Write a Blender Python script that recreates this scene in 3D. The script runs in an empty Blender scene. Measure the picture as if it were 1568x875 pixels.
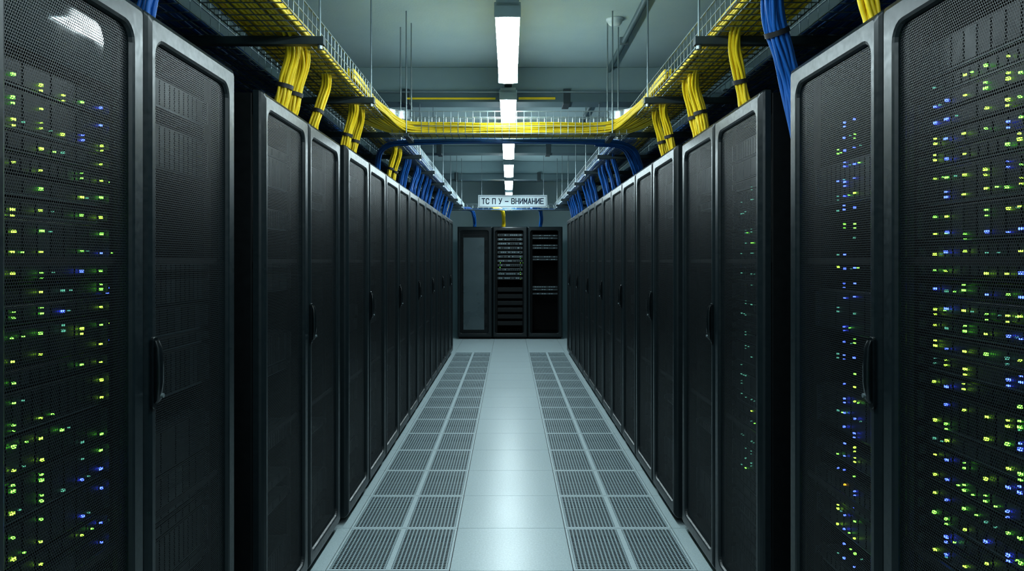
import bpy, bmesh, math, random
from mathutils import Vector, Matrix
random.seed(7)
scene = bpy.context.scene
COL = scene.collection

# ------------------------------------------------------------------ materials
class NT:
    def __init__(s, name):
        s.m = bpy.data.materials.new(name); s.m.use_nodes = True
        s.t = s.m.node_tree; s.n = s.t.nodes; s.l = s.t.links
        s.b = s.n['Principled BSDF']; s.out = s.n['Material Output']
    def node(s, k, **kw):
        nd = s.n.new(k)
        for a, v in kw.items(): setattr(nd, a, v)
        return nd
    def put(s, sock, v):
        if isinstance(v, bpy.types.NodeSocket): s.l.new(v, sock)
        elif v is not None: sock.default_value = v
    def math(s, op, a, b=None, c=None):
        nd = s.node('ShaderNodeMath', operation=op)
        s.put(nd.inputs[0], a)
        if b is not None: s.put(nd.inputs[1], b)
        if c is not None: s.put(nd.inputs[2], c)
        return nd.outputs[0]
    def coords(s):
        tc = s.node('ShaderNodeTexCoord'); sp = s.node('ShaderNodeSeparateXYZ')
        s.l.new(tc.outputs['Object'], sp.inputs[0]); return tc.outputs['Object'], sp.outputs
    def noise(s, scale, detail=3, vec=None, rough=.5):
        nd = s.node('ShaderNodeTexNoise'); nd.inputs['Scale'].default_value = scale
        nd.inputs['Detail'].default_value = detail; nd.inputs['Roughness'].default_value = rough
        if vec is not None: s.l.new(vec, nd.inputs['Vector'])
        return nd.outputs['Fac']
    def mixc(s, f, a, b):
        nd = s.node('ShaderNodeMix', data_type='RGBA')
        s.put(nd.inputs[0], f); s.put(nd.inputs[6], a); s.put(nd.inputs[7], b)
        return nd.outputs[2]
    def ramp(s, f, lo, hi, a=0., b=1.):
        nd = s.node('ShaderNodeMapRange'); s.put(nd.inputs[0], f)
        for i, v in zip((1, 2, 3, 4), (lo, hi, a, b)): nd.inputs[i].default_value = v
        return nd.outputs[0]

def c4(c): return (c[0], c[1], c[2], 1.)
def simple(name, col, rough=.5, metal=0., var=.12, scale=30., spec=.5):
    t = NT(name); o, _ = t.coords()
    f = t.noise(scale, 3, o)
    a = tuple(x*(1-var) for x in col); b = tuple(x*(1+var) for x in col)
    t.l.new(t.mixc(f, c4(a), c4(b)), t.b.inputs['Base Color'])
    t.l.new(t.ramp(f, .3, .7, max(0, rough-.05), min(1, rough+.05)), t.b.inputs['Roughness'])
    t.b.inputs['Metallic'].default_value = metal
    t.b.inputs['Specular IOR Level'].default_value = spec
    return t.m
def emit(name, col, st, sample=True):
    t = NT(name)
    t.b.inputs['Base Color'].default_value = c4(col)
    t.b.inputs['Emission Color'].default_value = c4(col)
    t.b.inputs['Emission Strength'].default_value = st
    if not sample:
        t.m.cycles.emission_sampling = 'NONE'
    return t.m

M = {}
M['cab'] = simple('cabinet_black_paint', (.0012, .0022, .0027), .5, 0, .2, 30, .12)
M['frame'] = simple('door_frame_powdercoat', (.0044, .0084, .0102), .34, .0, .15, 60, .27)
M['gear'] = simple('server_bezel', (.002, .0038, .0046), .42, .0, .3, 25, .2)
M['gear2'] = simple('server_bezel_grey', (.006, .0100, .0118), .4, .1, .3, 25, .3)
M['light_gear'] = simple('light_switch_front', (.14, .2, .22), .4, .1, .3, 40)
M['gear_end'] = simple('equipment_front_grey', (.025, .038, .044), .4, .2, .3, 25)
M['gloss'] = simple('gloss_reflector_panel', (.004, .007, .008), .05, 0, .1, 5, 1.)  # for the added panel that mirrors the lamp
M['panel'] = simple('smoked_door_sheet', (.045, .070, .079), .3, .2, .25, 3)
M['handle'] = simple('handle_black_plastic', (.003, .005, .006), .2, 0, .1)
M['steel'] = simple('galvanised_steel', (.25, .31, .33), .38, .8, .15, 40)
M['plate'] = simple('polished_steel_plate', (.6, .68, .7), .25, .9, .1, 40)
M['strut'] = simple('dark_steel', (.035, .052, .058), .45, .6, .15, 40)
M['yellow'] = simple('yellow_cable', (.86, .62, .015), .42, 0, .16, 14, .35)
M['blue'] = simple('blue_cable', (.006, .085, .34), .42, 0, .25, 14, .35)
M['strap'] = simple('black_strap', (.004, .004, .005), .6)
M['white'] = simple('white_enamel', (.5, .62, .65), .4, 0, .05)
M['signw'] = simple('sign_white', (.58, .67, .70), .6, 0, .04, 30, .2)
M['ink'] = simple('sign_ink', (.006, .014, .04), .8, 0, .1, 30, .05)
M['beam'] = simple('painted_beam', (.21, .31, .33), .6, 0, .12, 4)
M['duct'] = simple('grey_duct', (.075, .125, .14), .5, .2, .15, 5)
M['subfloor'] = simple('subfloor_concrete', (.006, .010, .012), .9)
M['lamp'] = emit('fluorescent_diffuser', (.77, .955, 1.0), 55.)
M['led_g'] = emit('led_green', (.14, 1., .05), 8., False)
M['led_y'] = emit('led_lime', (.38, 1., .04), 8., False)
M['led_b'] = emit('led_blue', (.03, .06, 1.), 14., False)
M['led_o'] = emit('led_amber', (1., .5, .02), 3., False)
M['led_dim'] = emit('led_dim_green', (.15, .6, .42), .7, False)

def wallmat(name, a, b, rough):
    t = NT(name); o, _ = t.coords()
    f = t.noise(1.3, 5, o, .6)
    t.l.new(t.mixc(t.ramp(f, .3, .7), c4(a), c4(b)), t.b.inputs['Base Color'])
    t.b.inputs['Roughness'].default_value = rough
    bp = t.node('ShaderNodeBump'); bp.inputs['Strength'].default_value = .12; bp.inputs['Distance'].default_value = .01
    t.l.new(t.noise(60, 3, o), bp.inputs['Height']); t.l.new(bp.outputs[0], t.b.inputs['Normal'])
    return t.m
M['ceil'] = wallmat('ceiling_concrete_paint', (.32, .45, .47), (.38, .51, .53), .55)
M['wall'] = wallmat('wall_paint', (.32, .44, .465), (.37, .49, .515), .7)

def speck(t, o):
    f1 = t.noise(260, 2, o); f2 = t.noise(90, 3, o); f3 = t.noise(.9, 2, o)
    k = t.ramp(f1, .33, .45)
    base = t.mixc(t.ramp(f2, .35, .65), (.40, .495, .52, 1), (.48, .58, .605, 1))
    return t.mixc(k, (.25, .34, .37, 1), base), f3
def floormat():
    t = NT('floor_tile_terrazzo'); o, _ = t.coords()
    c, f3 = speck(t, o)
    t.l.new(c, t.b.inputs['Base Color'])
    t.l.new(t.ramp(f3, .3, .7, .28, .31), t.b.inputs['Roughness'])
    return t.m
M['floor'] = floormat()
TX0, TY0, TS = .01, 4.36, .6      # tile grid: centre column centred on TX0
def perfmat():
    t = NT('floor_tile_perforated'); o, sp = t.coords()
    u = t.math('FRACT', t.math('DIVIDE', t.math('ADD', sp[0], -(TX0-TS/2)+6.0), TS))
    v = t.math('FRACT', t.math('DIVIDE', t.math('ADD', sp[1], -TY0+12.0), TS))
    # two long windows per tile
    u2 = t.math('FRACT', t.math('MULTIPLY', u, 2.))
    mu = t.math('LESS_THAN', t.math('ABSOLUTE', t.math('SUBTRACT', u2, .5)), .455)
    mv = t.math('LESS_THAN', t.math('ABSOLUTE', t.math('SUBTRACT', v, .5)), .468)
    nx, ny = 15., 30.
    hx = t.math('SUBTRACT', t.math('FRACT', t.math('MULTIPLY', u2, nx)), .5)
    hy = t.math('SUBTRACT', t.math('FRACT', t.math('MULTIPLY', v, ny)), .5)
    r = t.math('SQRT', t.math('ADD', t.math('MULTIPLY', hx, hx), t.math('MULTIPLY', hy, hy)))
    h = t.math('LESS_THAN', r, .38)
    mask = t.math('MULTIPLY', t.math('MULTIPLY', mu, mv), h)
    c, f3 = speck(t, o)
    c = t.mixc(t.math('MULTIPLY', mu, mv), c, (.28, .37, .40, 1))
    t.l.new(c, t.b.inputs['Base Color']); t.b.inputs['Roughness'].default_value = .4
    tr = t.node('ShaderNodeBsdfTransparent'); mx = t.node('ShaderNodeMixShader')
    t.l.new(mask, mx.inputs[0]); t.l.new(t.b.outputs[0], mx.inputs[1]); t.l.new(tr.outputs[0], mx.inputs[2])
    t.l.new(mx.outputs[0], t.out.inputs['Surface'])
    return t.m
M['perf'] = perfmat()
def meshmat():
    t = NT('perforated_door_sheet'); o, sp = t.coords()
    p = .0072
    v = t.math('DIVIDE', sp[2], p*.866)
    row = t.math('FLOOR', v)
    off = t.math('MULTIPLY', t.math('MODULO', row, 2.), .5)
    u = t.math('ADD', t.math('DIVIDE', t.math('ADD', sp[1], 5.), p), off)
    hx = t.math('SUBTRACT', t.math('FRACT', u), .5)
    hy = t.math('MULTIPLY', t.math('SUBTRACT', t.math('FRACT', v), .5), .866)
    r = t.math('SQRT', t.math('ADD', t.math('MULTIPLY', hx, hx), t.math('MULTIPLY', hy, hy)))
    h = t.math('LESS_THAN', r, .385)
    t.b.inputs['Base Color'].default_value = (.0048, .0086, .0104, 1)
    t.b.inputs['Roughness'].default_value = .45
    t.b.inputs['Specular IOR Level'].default_value = .22
    tr = t.node('ShaderNodeBsdfTransparent'); mx = t.node('ShaderNodeMixShader')
    t.l.new(h, mx.inputs[0]); t.l.new(t.b.outputs[0], mx.inputs[1]); t.l.new(tr.outputs[0], mx.inputs[2])
    t.l.new(mx.outputs[0], t.out.inputs['Surface'])
    return t.m
M['mesh'] = meshmat()

# ------------------------------------------------------------------ mesh helpers
class MB:
    """mesh builder with material slots"""
    def __init__(s): s.v = []; s.f = []; s.mi = []; s.mats = []; s.sm = []
    def slot(s, m):
        if m not in s.mats: s.mats.append(m)
        return s.mats.index(m)
    def box(s, x0, x1, y0, y1, z0, z1, m, bev=0.):
        k = len(s.v); i = s.slot(m)
        if bev <= 0:
            s.v += [(x, y, z) for z in (z0, z1) for y in (y0, y1) for x in (x0, x1)]
            F = [(0, 2, 3, 1), (4, 5, 7, 6), (0, 1, 5, 4), (2, 6, 7, 3), (0, 4, 6, 2), (1, 3, 7, 5)]
        else:
            bm = bmesh.new(); bmesh.ops.create_cube(bm, size=1)
            for w in bm.verts:
                w.co = ((x0+x1)/2+w.co.x*(x1-x0), (y0+y1)/2+w.co.y*(y1-y0), (z0+z1)/2+w.co.z*(z1-z0))
            bmesh.ops.bevel(bm, geom=bm.edges[:], offset=bev, segments=2, affect='EDGES', profile=.5)
            bm.verts.index_update()
            s.v += [tuple(w.co) for w in bm.verts]; F = [tuple(w.index for w in f.verts) for f in bm.faces]; bm.free()
        for f in F: s.f.append(tuple(k+a for a in f)); s.mi.append(i); s.sm.append(False)
    def quad(s, pts, m, smooth=False):
        k = len(s.v); s.v += [tuple(p) for p in pts]
        s.f.append(tuple(range(k, k+len(pts)))); s.mi.append(s.slot(m)); s.sm.append(smooth)
    def loft(s, loops, m, closed=True, smooth=False):
        i = s.slot(m); n = len(loops[0]); k = len(s.v)
        for L in loops: s.v += [tuple(p) for p in L]
        for a in range(len(loops)-1):
            for b in range(n if closed else n-1):
                c = (b+1) % n
                s.f.append((k+a*n+b, k+a*n+c, k+(a+1)*n+c, k+(a+1)*n+b)); s.mi.append(i); s.sm.append(smooth)
    def tube(s, pts, r, m, sides=6, caps=True):
        pts = [Vector(p) for p in pts]; loops = []
        up = None
        for a, p in enumerate(pts):
            d = (pts[min(a+1, len(pts)-1)]-pts[max(a-1, 0)])
            d = d.normalized() if d.length > 1e-9 else Vector((0, 0, 1))
            if up is None:
                up = d.orthogonal().normalized()
            up = (up-d*up.dot(d)).normalized(); sd = d.cross(up)
            loops.append([p+up*math.cos(2*math.pi*q/sides)*r+sd*math.sin(2*math.pi*q/sides)*r for q in range(sides)])
        s.loft(loops, m, True, sides > 4)
        if caps:
            s.quad(list(reversed(loops[0])), m); s.quad(loops[-1], m)
    def make(s, name):
        me = bpy.data.meshes.new(name); me.from_pydata(s.v, [], s.f)
        for m in s.mats: me.materials.append(m)
        me.polygons.foreach_set('material_index', s.mi); me.polygons.foreach_set('use_smooth', s.sm)
        me.update(); return me

def obj(name, data, parent=None, loc=(0, 0, 0), rot=(0, 0, 0)):
    o = bpy.data.objects.new(name, data); COL.objects.link(o)
    o.location = loc; o.rotation_euler = rot
    if parent: o.parent = parent
    return o
def empty(name, loc=(0, 0, 0), rot=(0, 0, 0)):
    o = obj(name, None, None, loc, rot); o.empty_display_size = .1; return o

def catmull(P, n=6):
    P = [Vector(p) for p in P]; Q = [P[0]*2-P[1]]+P+[P[-1]*2-P[-2]]; out = []
    for i in range(1, len(Q)-2):
        a, b, c, d = Q[i-1:i+3]
        for k in range(n):
            t = k/n
            out.append(.5*((2*b)+(c-a)*t+(2*a-5*b+4*c-d)*t*t+(3*b-a-3*c+d)*t**3))
    out.append(P[-1]); return out
def bundle(mb, path, n, rb, rc, m, wob=.004, seg=6, sides=6, flat=None):
    C = catmull(path, seg)
    fr = []; up = None
    for a in range(len(C)):
        d = (C[min(a+1, len(C)-1)]-C[max(a-1, 0)]).normalized()
        if up is None: up = (Vector((0, 1, 0)) if abs(d.y) < .8 else Vector((1, 0, 0)))
        up = (up-d*up.dot(d)).normalized(); fr.append((up, d.cross(up)))
    for k in range(n):
        rr = rb*math.sqrt((k+.4)/n); an = k*2.39996; ou, ov = rr*math.cos(an), rr*math.sin(an)
        ph = random.uniform(0, 6.28); pts = []
        for a, p in enumerate(C):
            u, w = fr[a]
            pts.append(p+u*(ou+wob*math.sin(ph+a*.5))+w*(ov+wob*math.cos(ph*1.7+a*.43)))
        mb.tube(pts, rc, m, sides)
    return C
def strap(mb, C, i, r):
    p = C[i]; d = (C[min(i+1, len(C)-1)]-C[i-1]).normalized()
    mb.tube([p-d*.009, p-d*.0085, p+d*.0085, p+d*.009], r, M['strap'], 12)

# ------------------------------------------------------------------ room shell
XW, YB, YF, ZC = 3.3, 16.7, -3.0, 3.2
mb = MB(); mb.box(-XW-.1, XW+.1, YF-.1, YB+.1, ZC, ZC+.12, M['ceil']); obj('ceiling', mb.make('ceiling'))
for nm, b in (('wall_left', (-XW-.12, -XW, YF, YB)), ('wall_right', (XW, XW+.12, YF, YB)),
              ('wall_back', (-XW, XW, YB, YB+.12)), ('wall_front', (-XW, XW, YF-.12, YF))):
    mb = MB(); mb.box(*b, -.42, ZC, M['wall']); obj(nm, mb.make(nm))
mb = MB(); mb.box(-XW, XW, YF, YB, -.5, -.42, M['subfloor']); obj('subfloor', mb.make('subfloor'))
mb = MB()
j0 = math.floor((YF-TY0)/TS)+0; j1 = math.ceil((YB-TY0)/TS)
for j in range(j0, j1):
    for i in range(-6, 7):
        x0 = max(TX0-TS/2+i*TS, -XW); x1 = min(TX0+TS/2+i*TS, XW)
        y0 = max(TY0+j*TS, YF); y1 = min(TY0+(j+1)*TS, YB)
        if x1-x0 < .02 or y1-y0 < .02: continue
        g = .0018; perf = abs(i) == 1 and y1 < 12.8
        if perf:
            mb.quad([(x0+g, y0+g, 0), (x1-g, y0+g, 0), (x1-g, y1-g, 0), (x0+g, y1-g, 0)], M['perf'])
        else:
            mb.box(x0+g, x1-g, y0+g, y1-g, -.03, 0, M['floor'])
obj('floor', mb.make('floor'))
mb = MB()
for i in range(-5, 7):
    x = TX0-TS/2+i*TS; mb.box(x-.015, x+.015, YF, YB, -.07, -.032, M['cab'])
for j in range(j0+1, j1):
    y = TY0+j*TS; mb.box(-XW, XW, y-.015, y+.015, -.072, -.034, M['cab'])
obj('floor_stringer_grid', mb.make('floor_stringer_grid'))

# ceiling beams
for n_, yb in enumerate((6.8, 10.0, 13.2)):
    e = empty('ceiling_beam', (0, yb, 0))
    b = MB(); b.box(-XW, XW, 0, .32, 2.98, ZC, M['beam'], .008)
    obj('beam_body', b.make('beam_body'), e)
    b = MB(); b.box(-XW, XW, -.04, .2, 2.885, 2.978, M['duct'], .006)
    for x in (-2.2, -.9, .5, 1.9): b.box(x-.03, x+.03, -.046, .21, 2.87, 3.0, M['strut'], .003)
    if n_ == 0:
        b.box(-.9, -.12, -.052, -.041, 2.905, 2.922, M['yellow'], .003); b.box(.08, .40, -.052, -.041, 2.905, 2.925, M['yellow'], .003)
        b.box(-XW, XW, -.06, -.04, 2.962, 2.975, M['steel'], .002)
    obj('service_duct', b.make('service_duct'), e)

# ------------------------------------------------------------------ server racks
H = 2.16
def rrect(y0, y1, z0, z1, r, x, n=5):
    P = []
    for cy, cz, a0 in ((y1-r, z1-r, 0), (y0+r, z1-r, 90), (y0+r, z0+r, 180), (y1-r, z0+r, 270)):
        for k in range(n+1):
            a = math.radians(a0+90*k/n); P.append((x, cy+r*math.cos(a), cz+r*math.sin(a)))
    return P
cache = {}
def cabinet_mesh(w):
    k = ('cab', w)
    if k in cache: return cache[k]
    mb = MB(); h = w/2; D = 1.05; t = .022; m = M['cab']
    mb.box(-D, -.004, -h, -h+t, .03, H-.012, m, .003); mb.box(-D, -.004, h-t, h, .03, H-.012, m, .003)
    mb.box(-D, -.004, -h+t, h-t, H-.04, H-.012, m, .003); mb.box(-D, -.004, -h+t, h-t, .03, .09, m, .003)
    mb.box(-D, -D+.02, -h+t, h-t, .09, H-.04, m)
    for sy in (-1, 1):      # mounting rails
        a, b = sorted((sy*(h-t), sy*.245)); mb.box(-.07, -.035, a, b, .09, H-.04, m)
        for x in (-.95, -.1): mb.box(x-.03, x+.03, sy*(h-.06)-.03, sy*(h-.06)+.03, 0, .03, M['handle'])
    mb.box(-.06, -.02, -h+t, h-t, 0.004, .03, m)
    cache[k] = mb.make('cabinet'); return cache[k]
def door_meshes(w, near):
    k = ('door', w, near)
    if k in cache: return cache[k]
    h = w/2-.003; wn, wf = .05, .075
    a, b = (-h+wn, h-wf) if near < 0 else (-h+wf, h-wn)
    z0, z1, zi0, zi1 = .04, H, .115, H-.075
    mb = MB(); f = M['frame']
    L = [rrect(-h, h, z0, z1, .006, 0), rrect(-h, h, z0, z1, .006, .022),
         rrect(-h+.003, h-.003, z0+.004, z1-.004, .008, .031), rrect(-h+.010, h-.010, z0+.010, z1-.010, .01, .039),
         rrect(-h+.022, h-.022, z0+.022, z1-.022, .012, .045),
         rrect(a-.012, b+.012, zi0-.012, zi1+.012, .05, .045), rrect(a-.004, b+.004, zi0-.004, zi1+.004, .042, .042),
         rrect(a, b, zi0, zi1, .038, .034), rrect(a, b, zi0, zi1, .038, .01)]
    mb.loft(L, f)
    frm = mb.make('door_frame')
    p = MB(); p.quad(rrect(a+.0005, b-.0005, zi0, zi1, .038, .03), M['mesh'])
    rib = MB()
    for y in (a+.02, b-.02): rib.box(.008, .02, y-.006, y+.006, zi0+.03, zi1-.03, M['cab'])
    for z in (.8, 1.5): rib.box(.008, .018, a, b, z-.008, z+.008, M['cab'])
    cache[k] = (frm, p.make('perforated_sheet'), rib.make('door_ribs')); return cache[k]
def handle_mesh():
    if 'h' in cache: return cache['h']
    mb = MB(); m = M['handle']
    L = []
    for x, g, r in ((.045, 0, .010), (.050, 0, .010), (.052, .002, .009)):
        L.append(rrect(-.015+g, .015-g, 1.11+g, 1.30-g, r, x))
    mb.loft(L, m); mb.quad(L[-1], m)
    loops = []
    for z, hw, xd in ((1.125, .006, .058), (1.135, .009, .066), (1.18, .010, .071), (1.225, .010, .071), (1.27, .0095, .068), (1.29, .008, .060)):
        loops.append([(x, y, z) for x, y in ((.051, -hw), (xd-.005, -hw), (xd, -hw+.004), (xd, hw-.004), (xd-.005, hw), (.051, hw))])
    mb.loft(loops, m, True, True); mb.quad(loops[-1], m); mb.quad(loops[0][::-1], m)
    mb.tube([(.055, 0, 1.145), (.0735, 0, 1.145)], .006, M['steel'], 10)
    cache['h'] = mb.make('door_handle'); return cache['h']
def gear_mesh(kind, seed):
    rnd = random.Random(seed); mb = MB(); z = .12; U = .0445
    while z < 2.0:
        n = rnd.choice((1, 1, 2)) if kind != 'sparse' else rnd.choice((1, 2, 3))
        if z+n*U > 2.07: break
        x = -.028+rnd.choice((0, 0, -.004))
        if kind == 'sparse' and rnd.random() < .55:
            z += n*U; continue
        if kind == 'full_gloss' and z > 1.90: break
        m = M['gear']
        mb.box(-.75, x-.006, -.222, .222, z+.001, z+n*U-.001, M['gear'])
        mb.box(x-.02, x, -.241, .241, z+.002, z+n*U-.002, m, .0015)
        if rnd.random() < .5: mb.box(x, x+.003, -.2, .2, z+.003, z+.006, M['gear_end'])
        nb = rnd.choice((4, 8, 12))
        for q in range(nb):
            y0 = -.2+q*.4/nb
            mb.box(x, x+.004, y0+.004, y0+.4/nb-.004, z+.009, z+n*U-.009, M['gear2'] if rnd.random() < .18 else M['gear'])
        for sy in (-1, 1): mb.box(x, x+.016, sy*.228-.004, sy*.228+.004, z+.01, z+n*U-.01, M['gear2'])
        z += n*U
    if kind == 'full_gloss':
        mb.box(.0, .006, -.25, .235, 1.93, 2.09, M['gloss'])  # added reflector behind the sheet, gives the door its lamp reflection
    return mb.make('servers')
def led_mesh(cols, seed, z0=.14, z1=1.98, flip=1, size=1., dim=1.):
    rnd = random.Random(seed); mb = MB(); U = .0445; n = int((z1-z0)/U)
    for (y, prob, pg, pb) in cols:
        for k in range(n):
            if rnd.random() > prob: continue
            z = z0+k*U+rnd.uniform(-.004, .004); yy = flip*(y+rnd.uniform(-.003, .003))
            q = rnd.random()
            m = M['led_y'] if q < pg*.6 else M['led_g'] if q < pg else M['led_b'] if q < pg+pb else M['led_o'] if q > .997 else M['led_dim']
            if rnd.random() > dim: m = M['led_dim']
            a = .0035*size*rnd.uniform(.6, 1.2)
            mb.box(-.024, -.018, yy-a, yy+a, z-a*.75, z+a*.75, m)
            if rnd.random() < .25:
                dz = rnd.choice((-.012, .012)); mb.box(-.024, -.018, yy-a*.6, yy+a*.6, z+dz-a*.5, z+dz+a*.5, m)
            if rnd.random() < .3:
                dy = rnd.uniform(.02, .05); mb.box(-.024, -.018, yy+dy-.0016, yy+dy+.0016, z-.0014, z+.0014, rnd.choice((M['led_dim'], M['led_g'])))
    return mb.make('indicator_lights')
gdark = [gear_mesh('sparse', s) for s in (11, 12, 13)]

def rack(side, y0, y1, face, gear=None, leds=None, handle=False, door=True):
    """side -1 = left row facing +x, +1 = right row facing -x, 0 = end row facing -y (y0,y1 = x range)"""
    w = round(y1-y0-.004, 3); c = (y0+y1)/2
    if side == 0: loc, rz, near = (c, face+.045, 0), -math.pi/2, -1
    elif side < 0: loc, rz, near = (face-.045, c, 0), 0, -1
    else: loc, rz, near = (face+.045, c, 0), math.pi, 1
    e = empty('server_rack', loc, (0, 0, rz))
    obj('cabinet', cabinet_mesh(w), e)
    f, p, r = door_meshes(w, near)
    obj('door_frame', f, e)
    if door:
        obj('perforated_sheet', p, e); obj('door_ribs', r, e)
    if handle: obj('door_handle', handle_mesh(), e, (0, near*(w/2-.028), 0))
    obj('servers', gear or random.choice(gdark), e)
    if leds: obj('indicator_lights', leds, e)
    return e

FL, FR = -.94, .96
rack(-1, .14, .77, FL); rack(-1, .77, 1.40, FL, handle=False)
rack(1, .14, .77, FR); rack(1, .77, 1.40, FR)
ledA = led_mesh([(-.135, .85, 1., 0), (-.04, .85, 1., 0), (.04, .3, .7, .1), (.12, .6, .4, .5), (.205, .85, .65, .33), (.236, .35, .3, .2)], 3, z1=1.92)
rack(-1, 1.40, 2.02, FL, gear_mesh('full_gloss', 1), ledA)
rack(-1, 2.02, 2.68, FL, gear_mesh('sparse', 21), None, True)
rack(-1, 2.98, 3.65, FL, gear_mesh('sparse', 5)); rack(-1, 3.65, 4.34, FL, None, None, True)
ledR = led_mesh([(-.15, .85, .6, .4), (-.11, .9, .7, .28), (-.037, .85, .85, .1), (.043, .85, .9, .08), (.115, .9, .3, .65), (.165, .75, .6, .15), (-.2, .75, .5, .4)], 4, flip=-1)
rack(1, 1.40, 2.02, FR, gear_mesh('full', 2), ledR)
ledR2 = led_mesh([(-.04, .95, .25, .7), (.03, .9, .25, .7), (.077, .3, .3, .1)], 8, .5, 1.98, flip=-1, size=.85)
rack(1, 2.02, 2.68, FR, gear_mesh('sparse', 31), ledR2, True)
edge_glowR3 = led_mesh([(-.02, .45, .2, .3), (.06, .5, .3, .1), (.12, .45, .1, .1)], 9, .6, 1.9, flip=-1, size=.8, dim=.12)  # mostly dim glowing dots standing in for faintly lit server edges
rack(1, 2.98, 3.65, FR, gear_mesh('full', 6), edge_glowR3); rack(1, 3.65, 4.34, FR, None, None, True)
P3 = (12.62-4.40)/12
for k in range(12):
    a = 4.40+k*P3
    rack(-1, a, a+P3, -.915, None, None, k % 2 == 1)
    rack(1, a, a+P3, .935, None, None, k % 2 == 1)

# end row
EY = 14.9; W3 = .675; X0 = -1.0
pm = MB(); pm.box(.03, .034, -.2, .2, .18, 1.95, M['panel'], .001)
e = rack(0, X0, X0+W3, EY, None, None, False)
obj('smoked_sheet', pm.make('smoked_sheet'), e, (.0, -.02, 0))
g = MB(); rr = random.Random(5)
for k in range(11):
    z = 2.0-k*.083
    g.box(-.5, -.03, -.225, .225, z-.03, z+.03, M['gear'])
    g.box(-.03, -.02, -.24, .24, z-.022, z+.022, M['gear_end'], .002)
    for q in range(12):
        if rr.random() < .8: g.box(-.02, -.008, -.21+q*.036, -.19+q*.036, z-.012, z+.012, M['light_gear'] if rr.random() < .6 else M['gear'])
for k in range(6):
    z = .95-k*.13; g.box(-.5, -.03, -.24, .24, z-.04, z+.04, M['gear'], .002)
le = led_mesh([(-.19, .3, 1, 0), (.2, .5, 1, 0)], 12, 1.15, 2.02, size=.8, dim=.4)
e = rack(0, X0+W3, X0+2*W3, EY, g.make('servers'), le, False, door=False)
g = MB()
for z in (1.99, 1.94, 1.80, 1.75, 1.58, 1.53, 1.0, .95, .87):
    g.box(-.5, -.03, -.23, .23, z-.018, z+.018, M['gear'])
    g.box(-.03, -.022, -.24, .24, z-.016, z+.016, M['gear_end'], .002)
    for q in range(9):
        if rr.random() < .6: g.box(-.022, -.008, -.2+q*.045, -.17+q*.045, z-.008, z+.009, M['light_gear'])
e = rack(0, X0+2*W3, X0+3*W3, EY, g.make('servers'), None, False, door=False)

# ------------------------------------------------------------------ cable trays
ZT = 2.44
def wire_tray(mb, a, b, x0, x1, along='y', hs=.10, step=.1, zt=ZT, n=None):
    """wire-mesh tray; along y: spans y a..b, x x0..x1"""
    def P(u, v, z): return (v, u, z) if along == 'y' else (u, v, z)
    r = .0028; m = M['steel']
    n = n or max(3, int(round((x1-x0)/.05)))
    for k in range(n+1):
        v = x0+(x1-x0)*k/n; mb.tube([P(a, v, zt), P(b, v, zt)], r, m, 4)
    nl = max(1, int(round(hs/.05)))
    for v in (x0, x1):
        for q in range(1, nl): mb.tube([P(a, v, zt+hs*q/nl), P(b, v, zt+hs*q/nl)], r, m, 4)
        mb.tube([P(a, v, zt+hs), P(b, v, zt+hs)], r*1.5, m, 4)
    q = a+.02
    while q < b:
        mb.tube([P(q, x0, zt+hs), P(q, x0, zt-.004), P(q, x1, zt-.004), P(q, x1, zt+hs)], r, m, 4); q += step
for s in (-1, 1):
    e = empty('cable_tray')
    mb = MB()
    a, b = sorted((s*.82, s*1.12)); wire_tray(mb, .2, 14.1, a, b, step=.07)
    obj('wire_mesh', mb.make('wire_mesh'), e)
    mb = MB(); a, b = sorted((s*1.2, s*1.6)); wire_tray(mb, .2, 14.1, a, b)
    obj('outer_wire_mesh', mb.make('outer_wire_mesh'), e)
    mb = MB(); y = .84
    ys = []
    while y < 14: ys.append(y); y += 1.2
    for y in ys:
        a, b = sorted((s*.77, s*1.68))
        mb.box(a, b, y-.02, y+.02, ZT-.04, ZT-.006, M['strut'], .002)
        for x in (s*.79, s*1.66): mb.tube([(x, y, ZT-.05), (x, y, ZC-.001)], .005, M['steel'], 6); mb.tube([(x, y, ZT-.056), (x, y, ZT-.04)], .011, M['steel'], 6)
    obj('struts_and_rods', mb.make('struts_and_rods'), e)
# cross tray (slightly lower basket between the two side trays)
ZX = 2.372
e = empty('cross_cable_tray')
mb = MB(); wire_tray(mb, -.82, .82, 5.30, 5.52, along='x', step=.05, hs=.15, zt=ZX)
obj('wire_mesh', mb.make('wire_mesh'), e)
mb = MB()
for s in (-1, 1):
    lo, hi = [], []
    for k in range(13):
        a = math.radians(90*k/12); x = s*(.68+.145*math.sin(a)); y = 5.295-.145*(1-math.cos(a))
        lo.append((x, y, ZT+.03)); hi.append((x, y, ZT+.085))
    mb.loft([lo, hi], M['plate'], False, True)
    mb.tube(hi, .004, M['plate'], 6)
    x = s*.70
    mb.tube([(x, 5.545, ZX-.03), (x, 5.545, ZC-.001)], .005, M['steel'], 6)
    mb.tube([(x, 5.275, ZX-.03), (x, 5.275, ZC-.001)], .005, M['steel'], 6)
    mb.box(x-.018, x+.018, 5.25, 5.57, ZX-.03, ZX-.006, M['strut'], .002)
obj('corner_plates', mb.make('corner_plates'), e)
# cross tray over the end row
e = empty('cross_cable_tray')
mb = MB(); wire_tray(mb, -1.6, 1.6, 14.15, 14.45, along='x')
for x in (-1.2, 1.2):
    mb.tube([(x, 14.3, ZT-.03), (x, 14.3, ZC-.001)], .005, M['steel'], 6); mb.box(x-.02, x+.02, 14.1, 14.5, ZT-.03, ZT-.006, M['strut'], .002)
obj('wire_mesh', mb.make('wire_mesh'), e)

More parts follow.
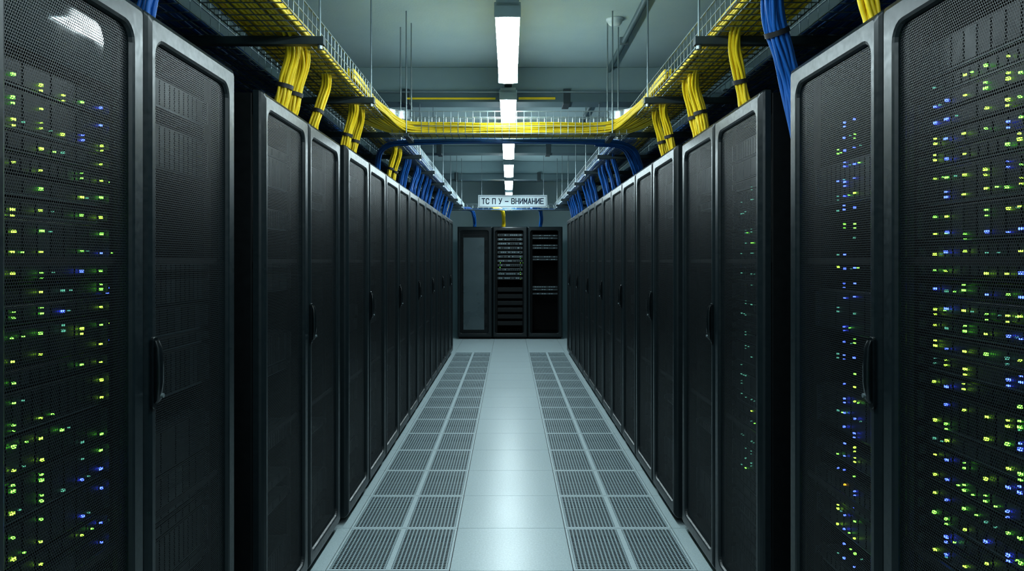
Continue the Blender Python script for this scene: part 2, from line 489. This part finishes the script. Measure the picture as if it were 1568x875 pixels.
# ---- cables
def run(mb, x, z, ya, yb, r, m):
    ph = random.uniform(0, 6.28); am = random.uniform(.003, .008); n = int((yb-ya)/.22)
    mb.tube([(x+am*math.sin(ph+k*.37)+.003*math.sin(k*1.3+ph), ya+(yb-ya)*k/n, z+.004*math.sin(k*.9+ph*2)) for k in range(n+1)], r, m, 6)
ym = MB(); bm_ = MB()
for s in (-1, 1):
    for lay in range(3):
        for k in range(20):
            if lay == 2 and random.random() < .4: continue
            x = s*(.85+.24*k/19+random.uniform(-.004, .004))
            run(ym, x, ZT+.010+lay*.0125, .25, 4.95+random.uniform(-.15, .1)+.5*(k/19)**2, .0066, M['yellow'])
    for k in range(9):
        run(ym, s*(.98+.11*k/9), ZT+.01, 5.2, random.choice((7.2, 9.5, 12.4)), .0066, M['yellow'])
    for lay in range(2):
        for k in range(24):
            run(bm_, s*(1.23+.34*k/23), ZT+.010+lay*.0125, .25, 13.9, .0066, M['blue'])
    for lay in range(4):
        for k in range(17):
            run(bm_, s*(.85+.24*k/16+random.uniform(-.004, .004)), ZT+.012+lay*.013, 6.0, 13.9, .0068, M['blue'])
# yellow bundle crossing the aisle
path = [(-.955, 4.1, ZT+.03), (-.955, 4.55, ZT+.03), (-.945, 4.9, ZT+.02), (-.89, 5.16, ZT-.005), (-.76, 5.34, ZX+.022), (-.58, 5.395, ZX+.01), (-.28, 5.40, ZX+.009), (0, 5.40, ZX+.009)]
path = path+[(-a, b, c) for a, b, c in reversed(path[:-1])]
def cross(mb, path, rows, lays, width, rc, m):
    C = catmull(path, 8)
    for k in range(rows*lays):
        u = ((k % rows)/(rows-1)-.5)*width; lay = k//rows; ph = random.uniform(0, 6); pts = []
        for a, p in enumerate(C):
            d = (C[min(a+1, len(C)-1)]-C[max(a-1, 0)]); d.z = 0; d.normalize()
            sd = Vector((-d.y, d.x, 0)); w = 1.+.6*min(1, max(0, (abs(p.x)-.75)/.18))
            pts.append(p+sd*(u*w+.003*math.sin(ph+a*.35))+Vector((0, 0, lay*.0125/w+.003*math.sin(ph*2+a*.3))))
        mb.tube(pts, rc, m, 6)
cross(ym, path, 12, 6, .16, .0072, M['yellow'])
# blue bundle slung under the cross tray
bp = [(-1.02, 6.0, 2.17), (-1.0, 5.93, 2.27), (-.94, 5.78, 2.335), (-.80, 5.62, 2.352), (-.4, 5.53, 2.352), (0, 5.52, 2.350), (.4, 5.53, 2.352), (.76, 5.60, 2.352), (.91, 5.76, 2.33), (.98, 5.88, 2.25), (1.02, 5.95, 2.17)]
bundle(bm_, bp, 12, .017, .0062, M['blue'], .002)
bundle(bm_, [(-.9, 7.0, ZT+.06), (-.89, 6.5, ZT+.04), (-.83, 6.0, 2.40), (-.66, 5.64, 2.362), (-.3, 5.55, 2.358), (.3, 5.55, 2.358), (.66, 5.64, 2.362), (.83, 6.0, 2.40), (.89, 6.5, ZT+.04), (.9, 7.0, ZT+.06)], 8, .015, .006, M['blue'], .002)
bundle(bm_, [(.62, 5.57, 2.355), (.80, 5.66, 2.345), (.91, 5.82, 2.28), (.97, 5.92, 2.16)], 12, .024, .0065, M['blue'])
def drop(mb, s, y, m, n=12, rb=.024, lean=.0, x=.985, top=None, st=True):
    top = top if top is not None else ZT+.04
    p = [(s*(x-.06), y-.42+lean, top), (s*(x-.07), y-.16+lean, top-.01), (s*(x-.055), y-.03+lean, top-.08), (s*(x-.02), y+lean*.4, 2.29), (s*x, y, 2.20), (s*(x+.01), y, 2.152)]
    C = bundle(mb, p, n, rb, .0066, m, .002)
    if st: strap(mb, C, 20, rb+.008)
for s, L in ((-1, [(3.36, 16, .03, 0), (3.52, 16, .03, 0), (3.93, 12, .024, .06), (4.66, 14, .026, 0), (4.9, 12, .024, .0), (6.35, 8, .02, 0), (6.6, 8, .02, 0)]),
             (1, [(2.13, 10, .022, 0), (3.28, 12, .024, -.03), (3.96, 14, .026, 0), (4.1, 12, .024, 0), (4.72, 12, .024, 0), (4.95, 10, .022, 0)])):
    for y, n, rb, ln in L: drop(ym, s, y, M['yellow'], n, rb, ln)
drop(ym, -1, 11.9, M['yellow'], 8, .02)
for s in (-1, 1):
    y = 6.9
    while y < 12.5:
        drop(bm_, s, y+random.uniform(-.08, .08), M['blue'], 8, .02, random.uniform(-.05, .05), x=.975, st=False); y += random.choice((.34, .36, .68))
drop(bm_, -1, 2.12, M['blue'], 12, .026)
# big blue bundle on the right coming down into the gap between the racks
C = bundle(bm_, [(.99, 2.15, ZT+.15), (.94, 2.5, ZT+.13), (.925, 2.70, ZT+.04), (.945, 2.77, 2.36), (.99, 2.80, 2.24), (1.03, 2.82, 2.12), (1.06, 2.82, 1.95)], 28, .036, .0068, M['blue'], .003)
strap(bm_, C, 20, .045)
# runs and drops over the end row
for k in range(10): bm_.tube([(-1.5, 14.2+k*.02, ZT+.012), (0, 14.21+k*.02, ZT+.012), (1.5, 14.2+k*.02, ZT+.012)], .007, M['blue'], 6)
for x, m, t, n in ((-.68, M['blue'], bm_, 12), (-.12, M['yellow'], ym, 12), (.6, M['blue'], bm_, 12)):
    bundle(t, [(x-.2, 14.3, ZT+.03), (x-.04, 14.45, ZT+.02), (x, 14.7, 2.38), (x+.01, 15.0, 2.26), (x, 15.08, 2.152)], n, .03, .009, m, .004)
obj('yellow_cable_bundles', ym.make('yellow_cable_bundles')); obj('blue_cable_bundles', bm_.make('blue_cable_bundles'))

# ------------------------------------------------------------------ lamps
hm = MB()
hm.box(-.05, .05, 0, 1.27, 2.578, 2.615, M['white'], .004)
for y in (0, 1.255): hm.box(-.058, .058, y, y+.015, 2.535, 2.60, M['white'], .004)
hm = hm.make('lamp_housing')
dm = MB()
prof = [(-.053, 2.577), (-.054, 2.555), (-.046, 2.54), (-.025, 2.532), (.025, 2.532), (.046, 2.54), (.054, 2.555), (.053, 2.577)]
dm.loft([[(x, .016, z) for x, z in prof], [(x, 1.254, z) for x, z in prof]], M['lamp'])
dm = dm.make('lamp_diffuser')
cm = MB()
for y in (.2, 1.05):
    cm.box(-.03, .03, y-.02, y+.02, 2.615, 2.63, M['steel'], .002)
cm = cm.make('lamp_clips')
for k in range(-3, 7):  # farthest lamp is unseen, added to brighten the back wall
    e = empty('fluorescent_lamp', (-.008, 3.35+1.72*k, .02))
    obj('housing', hm, e); obj('diffuser', dm, e); obj('clips', cm, e)
e = empty('lamp_trunking_rail')
mb = MB(); mb.box(-.033, .017, -2.5, 15.2, 2.65, 2.69, M['strut'], .003)
y = -2.0
while y < 15.1:
    mb.tube([(-.008, y, 2.69), (-.008, y, ZC-.001)], .005, M['steel'], 6); mb.box(-.04, .024, y-.03, y+.03, 2.685, 2.71, M['steel'], .003); y += 1.72
obj('rail', mb.make('rail'), e)

# ------------------------------------------------------------------ ceiling fittings
mb = MB()
mb.tube([(.87, -2.9, ZC-.03), (.87, 6.79, ZC-.03)], .022, M['duct'], 12)
mb.tube([(.87, 7.13, ZC-.03), (.87, 9.99, ZC-.03)], .022, M['duct'], 12)
for y in (.5, 2.5, 4.4, 5.9, 7.9, 9.3): mb.box(.835, .905, y-.012, y+.012, ZC-.056, ZC-.001, M['steel'], .003)
obj('ceiling_conduit', mb.make('ceiling_conduit'))
mb = MB()
pr = [(.0, .052), (.02, .05), (.038, .042), (.05, .028), (.052, .012), (.062, .010), (.062, .0)]
L = [[(r*math.cos(2*math.pi*k/24), r*math.sin(2*math.pi*k/24), -z) for k in range(24)] for r, z in pr]
mb.loft(L, M['white'], True, True)
o = obj('smoke_detector', mb.make('smoke_detector'), None, (.74, 5.45, ZC-.001))

# ------------------------------------------------------------------ sign
e = empty('hanging_sign', (.05, 11.8, 2.41))
mb = MB(); mb.box(-.525, .525, 0, .012, -.094, .094, M['signw'], .003)
for x in (-.47, .47): mb.tube([(x, .006, .09), (x, .006, ZC-2.411)], .003, M['steel'], 6)
obj('board', mb.make('board'), e)
mb = MB()
for b in ((-.51, .51, .076, .081), (-.51, .51, -.081, -.076), (-.51, -.505, -.076, .076), (.505, .51, -.076, .076)):
    mb.box(b[0], b[1], -.002, .0, b[2], b[3], M['ink'])
obj('border', mb.make('border'), e)
GL = {'Т': [[(0, 1), (1, 1)], [(.5, 1), (.5, 0)]],
      'С': [[(1, .78), (.78, 1), (.25, 1), (0, .78), (0, .22), (.25, 0), (.78, 0), (1, .22)]],
      'П': [[(0, 0), (0, 1), (1, 1), (1, 0)]],
      'У': [[(0, 1), (.52, .38)], [(1, 1), (.40, .05), (.12, 0)]],
      '–': [[(0, .45), (1, .45)]],
      'В': [[(0, .5), (.72, .5), (.92, .65), (.92, .85), (.72, 1), (0, 1), (0, 0), (.76, 0), (1, .16), (1, .34), (.72, .5)]],
      'Н': [[(0, 0), (0, 1)], [(1, 0), (1, 1)], [(0, .5), (1, .5)]],
      'И': [[(0, 1), (0, 0)], [(0, .08), (1, .92)], [(1, 1), (1, 0)]],
      'М': [[(0, 0), (0, 1)], [(0, .95), (.5, .3), (1, .95)], [(1, 1), (1, 0)]],
      'А': [[(0, 0), (.5, 1), (1, 0)], [(.2, .3), (.8, .3)]],
      'Е': [[(1, 1), (0, 1), (0, 0), (1, 0)], [(0, .5), (.85, .5)]]}
text = 'ТС П У – ВНИМАНИЕ'; cw, ch, adv, sp_, th = .044, .078, .0655, .036, .0135
tot = sum(sp_ if c == ' ' else adv for c in text)-(adv-cw); sc = .93/tot
mb = MB(); x = -tot/2
for c in text:
    if c == ' ': x += sp_; continue
    for st in GL[c]:
        P = [Vector((x+a*cw, b*ch-ch/2)) for a, b in st]
        for p, q in zip(P[:-1], P[1:]):
            d = (q-p).normalized(); n = Vector((-d.y, d.x))*th/2; p2 = p-d*th/2; q2 = q+d*th/2
            lp = [p2-n, q2-n, q2+n, p2+n]
            mb.loft([[(v.x*sc, .0005, v.y) for v in lp], [(v.x*sc, -.0018, v.y) for v in lp]], M['ink'])
            mb.quad([(v.x*sc, -.0018, v.y) for v in lp], M['ink'])
    x += adv
obj('lettering', mb.make('lettering'), e)

# ------------------------------------------------------------------ world, camera
w = bpy.data.worlds.new('World'); scene.world = w; w.use_nodes = True
w.node_tree.nodes['Background'].inputs[0].default_value = (.05, .10, .12, 1); w.node_tree.nodes['Background'].inputs[1].default_value = .3
cd = bpy.data.cameras.new('camera'); cam = bpy.data.objects.new('camera', cd); COL.objects.link(cam)
cam.location = (0, 0, 1.5); cam.rotation_euler = (math.pi/2, 0, 0)
cd.sensor_width = 36; cd.lens = 1190/1568*36; cd.shift_x = 4/1568; cd.shift_y = -37.5/1568
cd.clip_start = .05; cd.clip_end = 60
scene.camera = cam
scene.view_settings.view_transform = 'Standard'
scene.view_settings.look = 'None'
scene.view_settings.exposure = 0
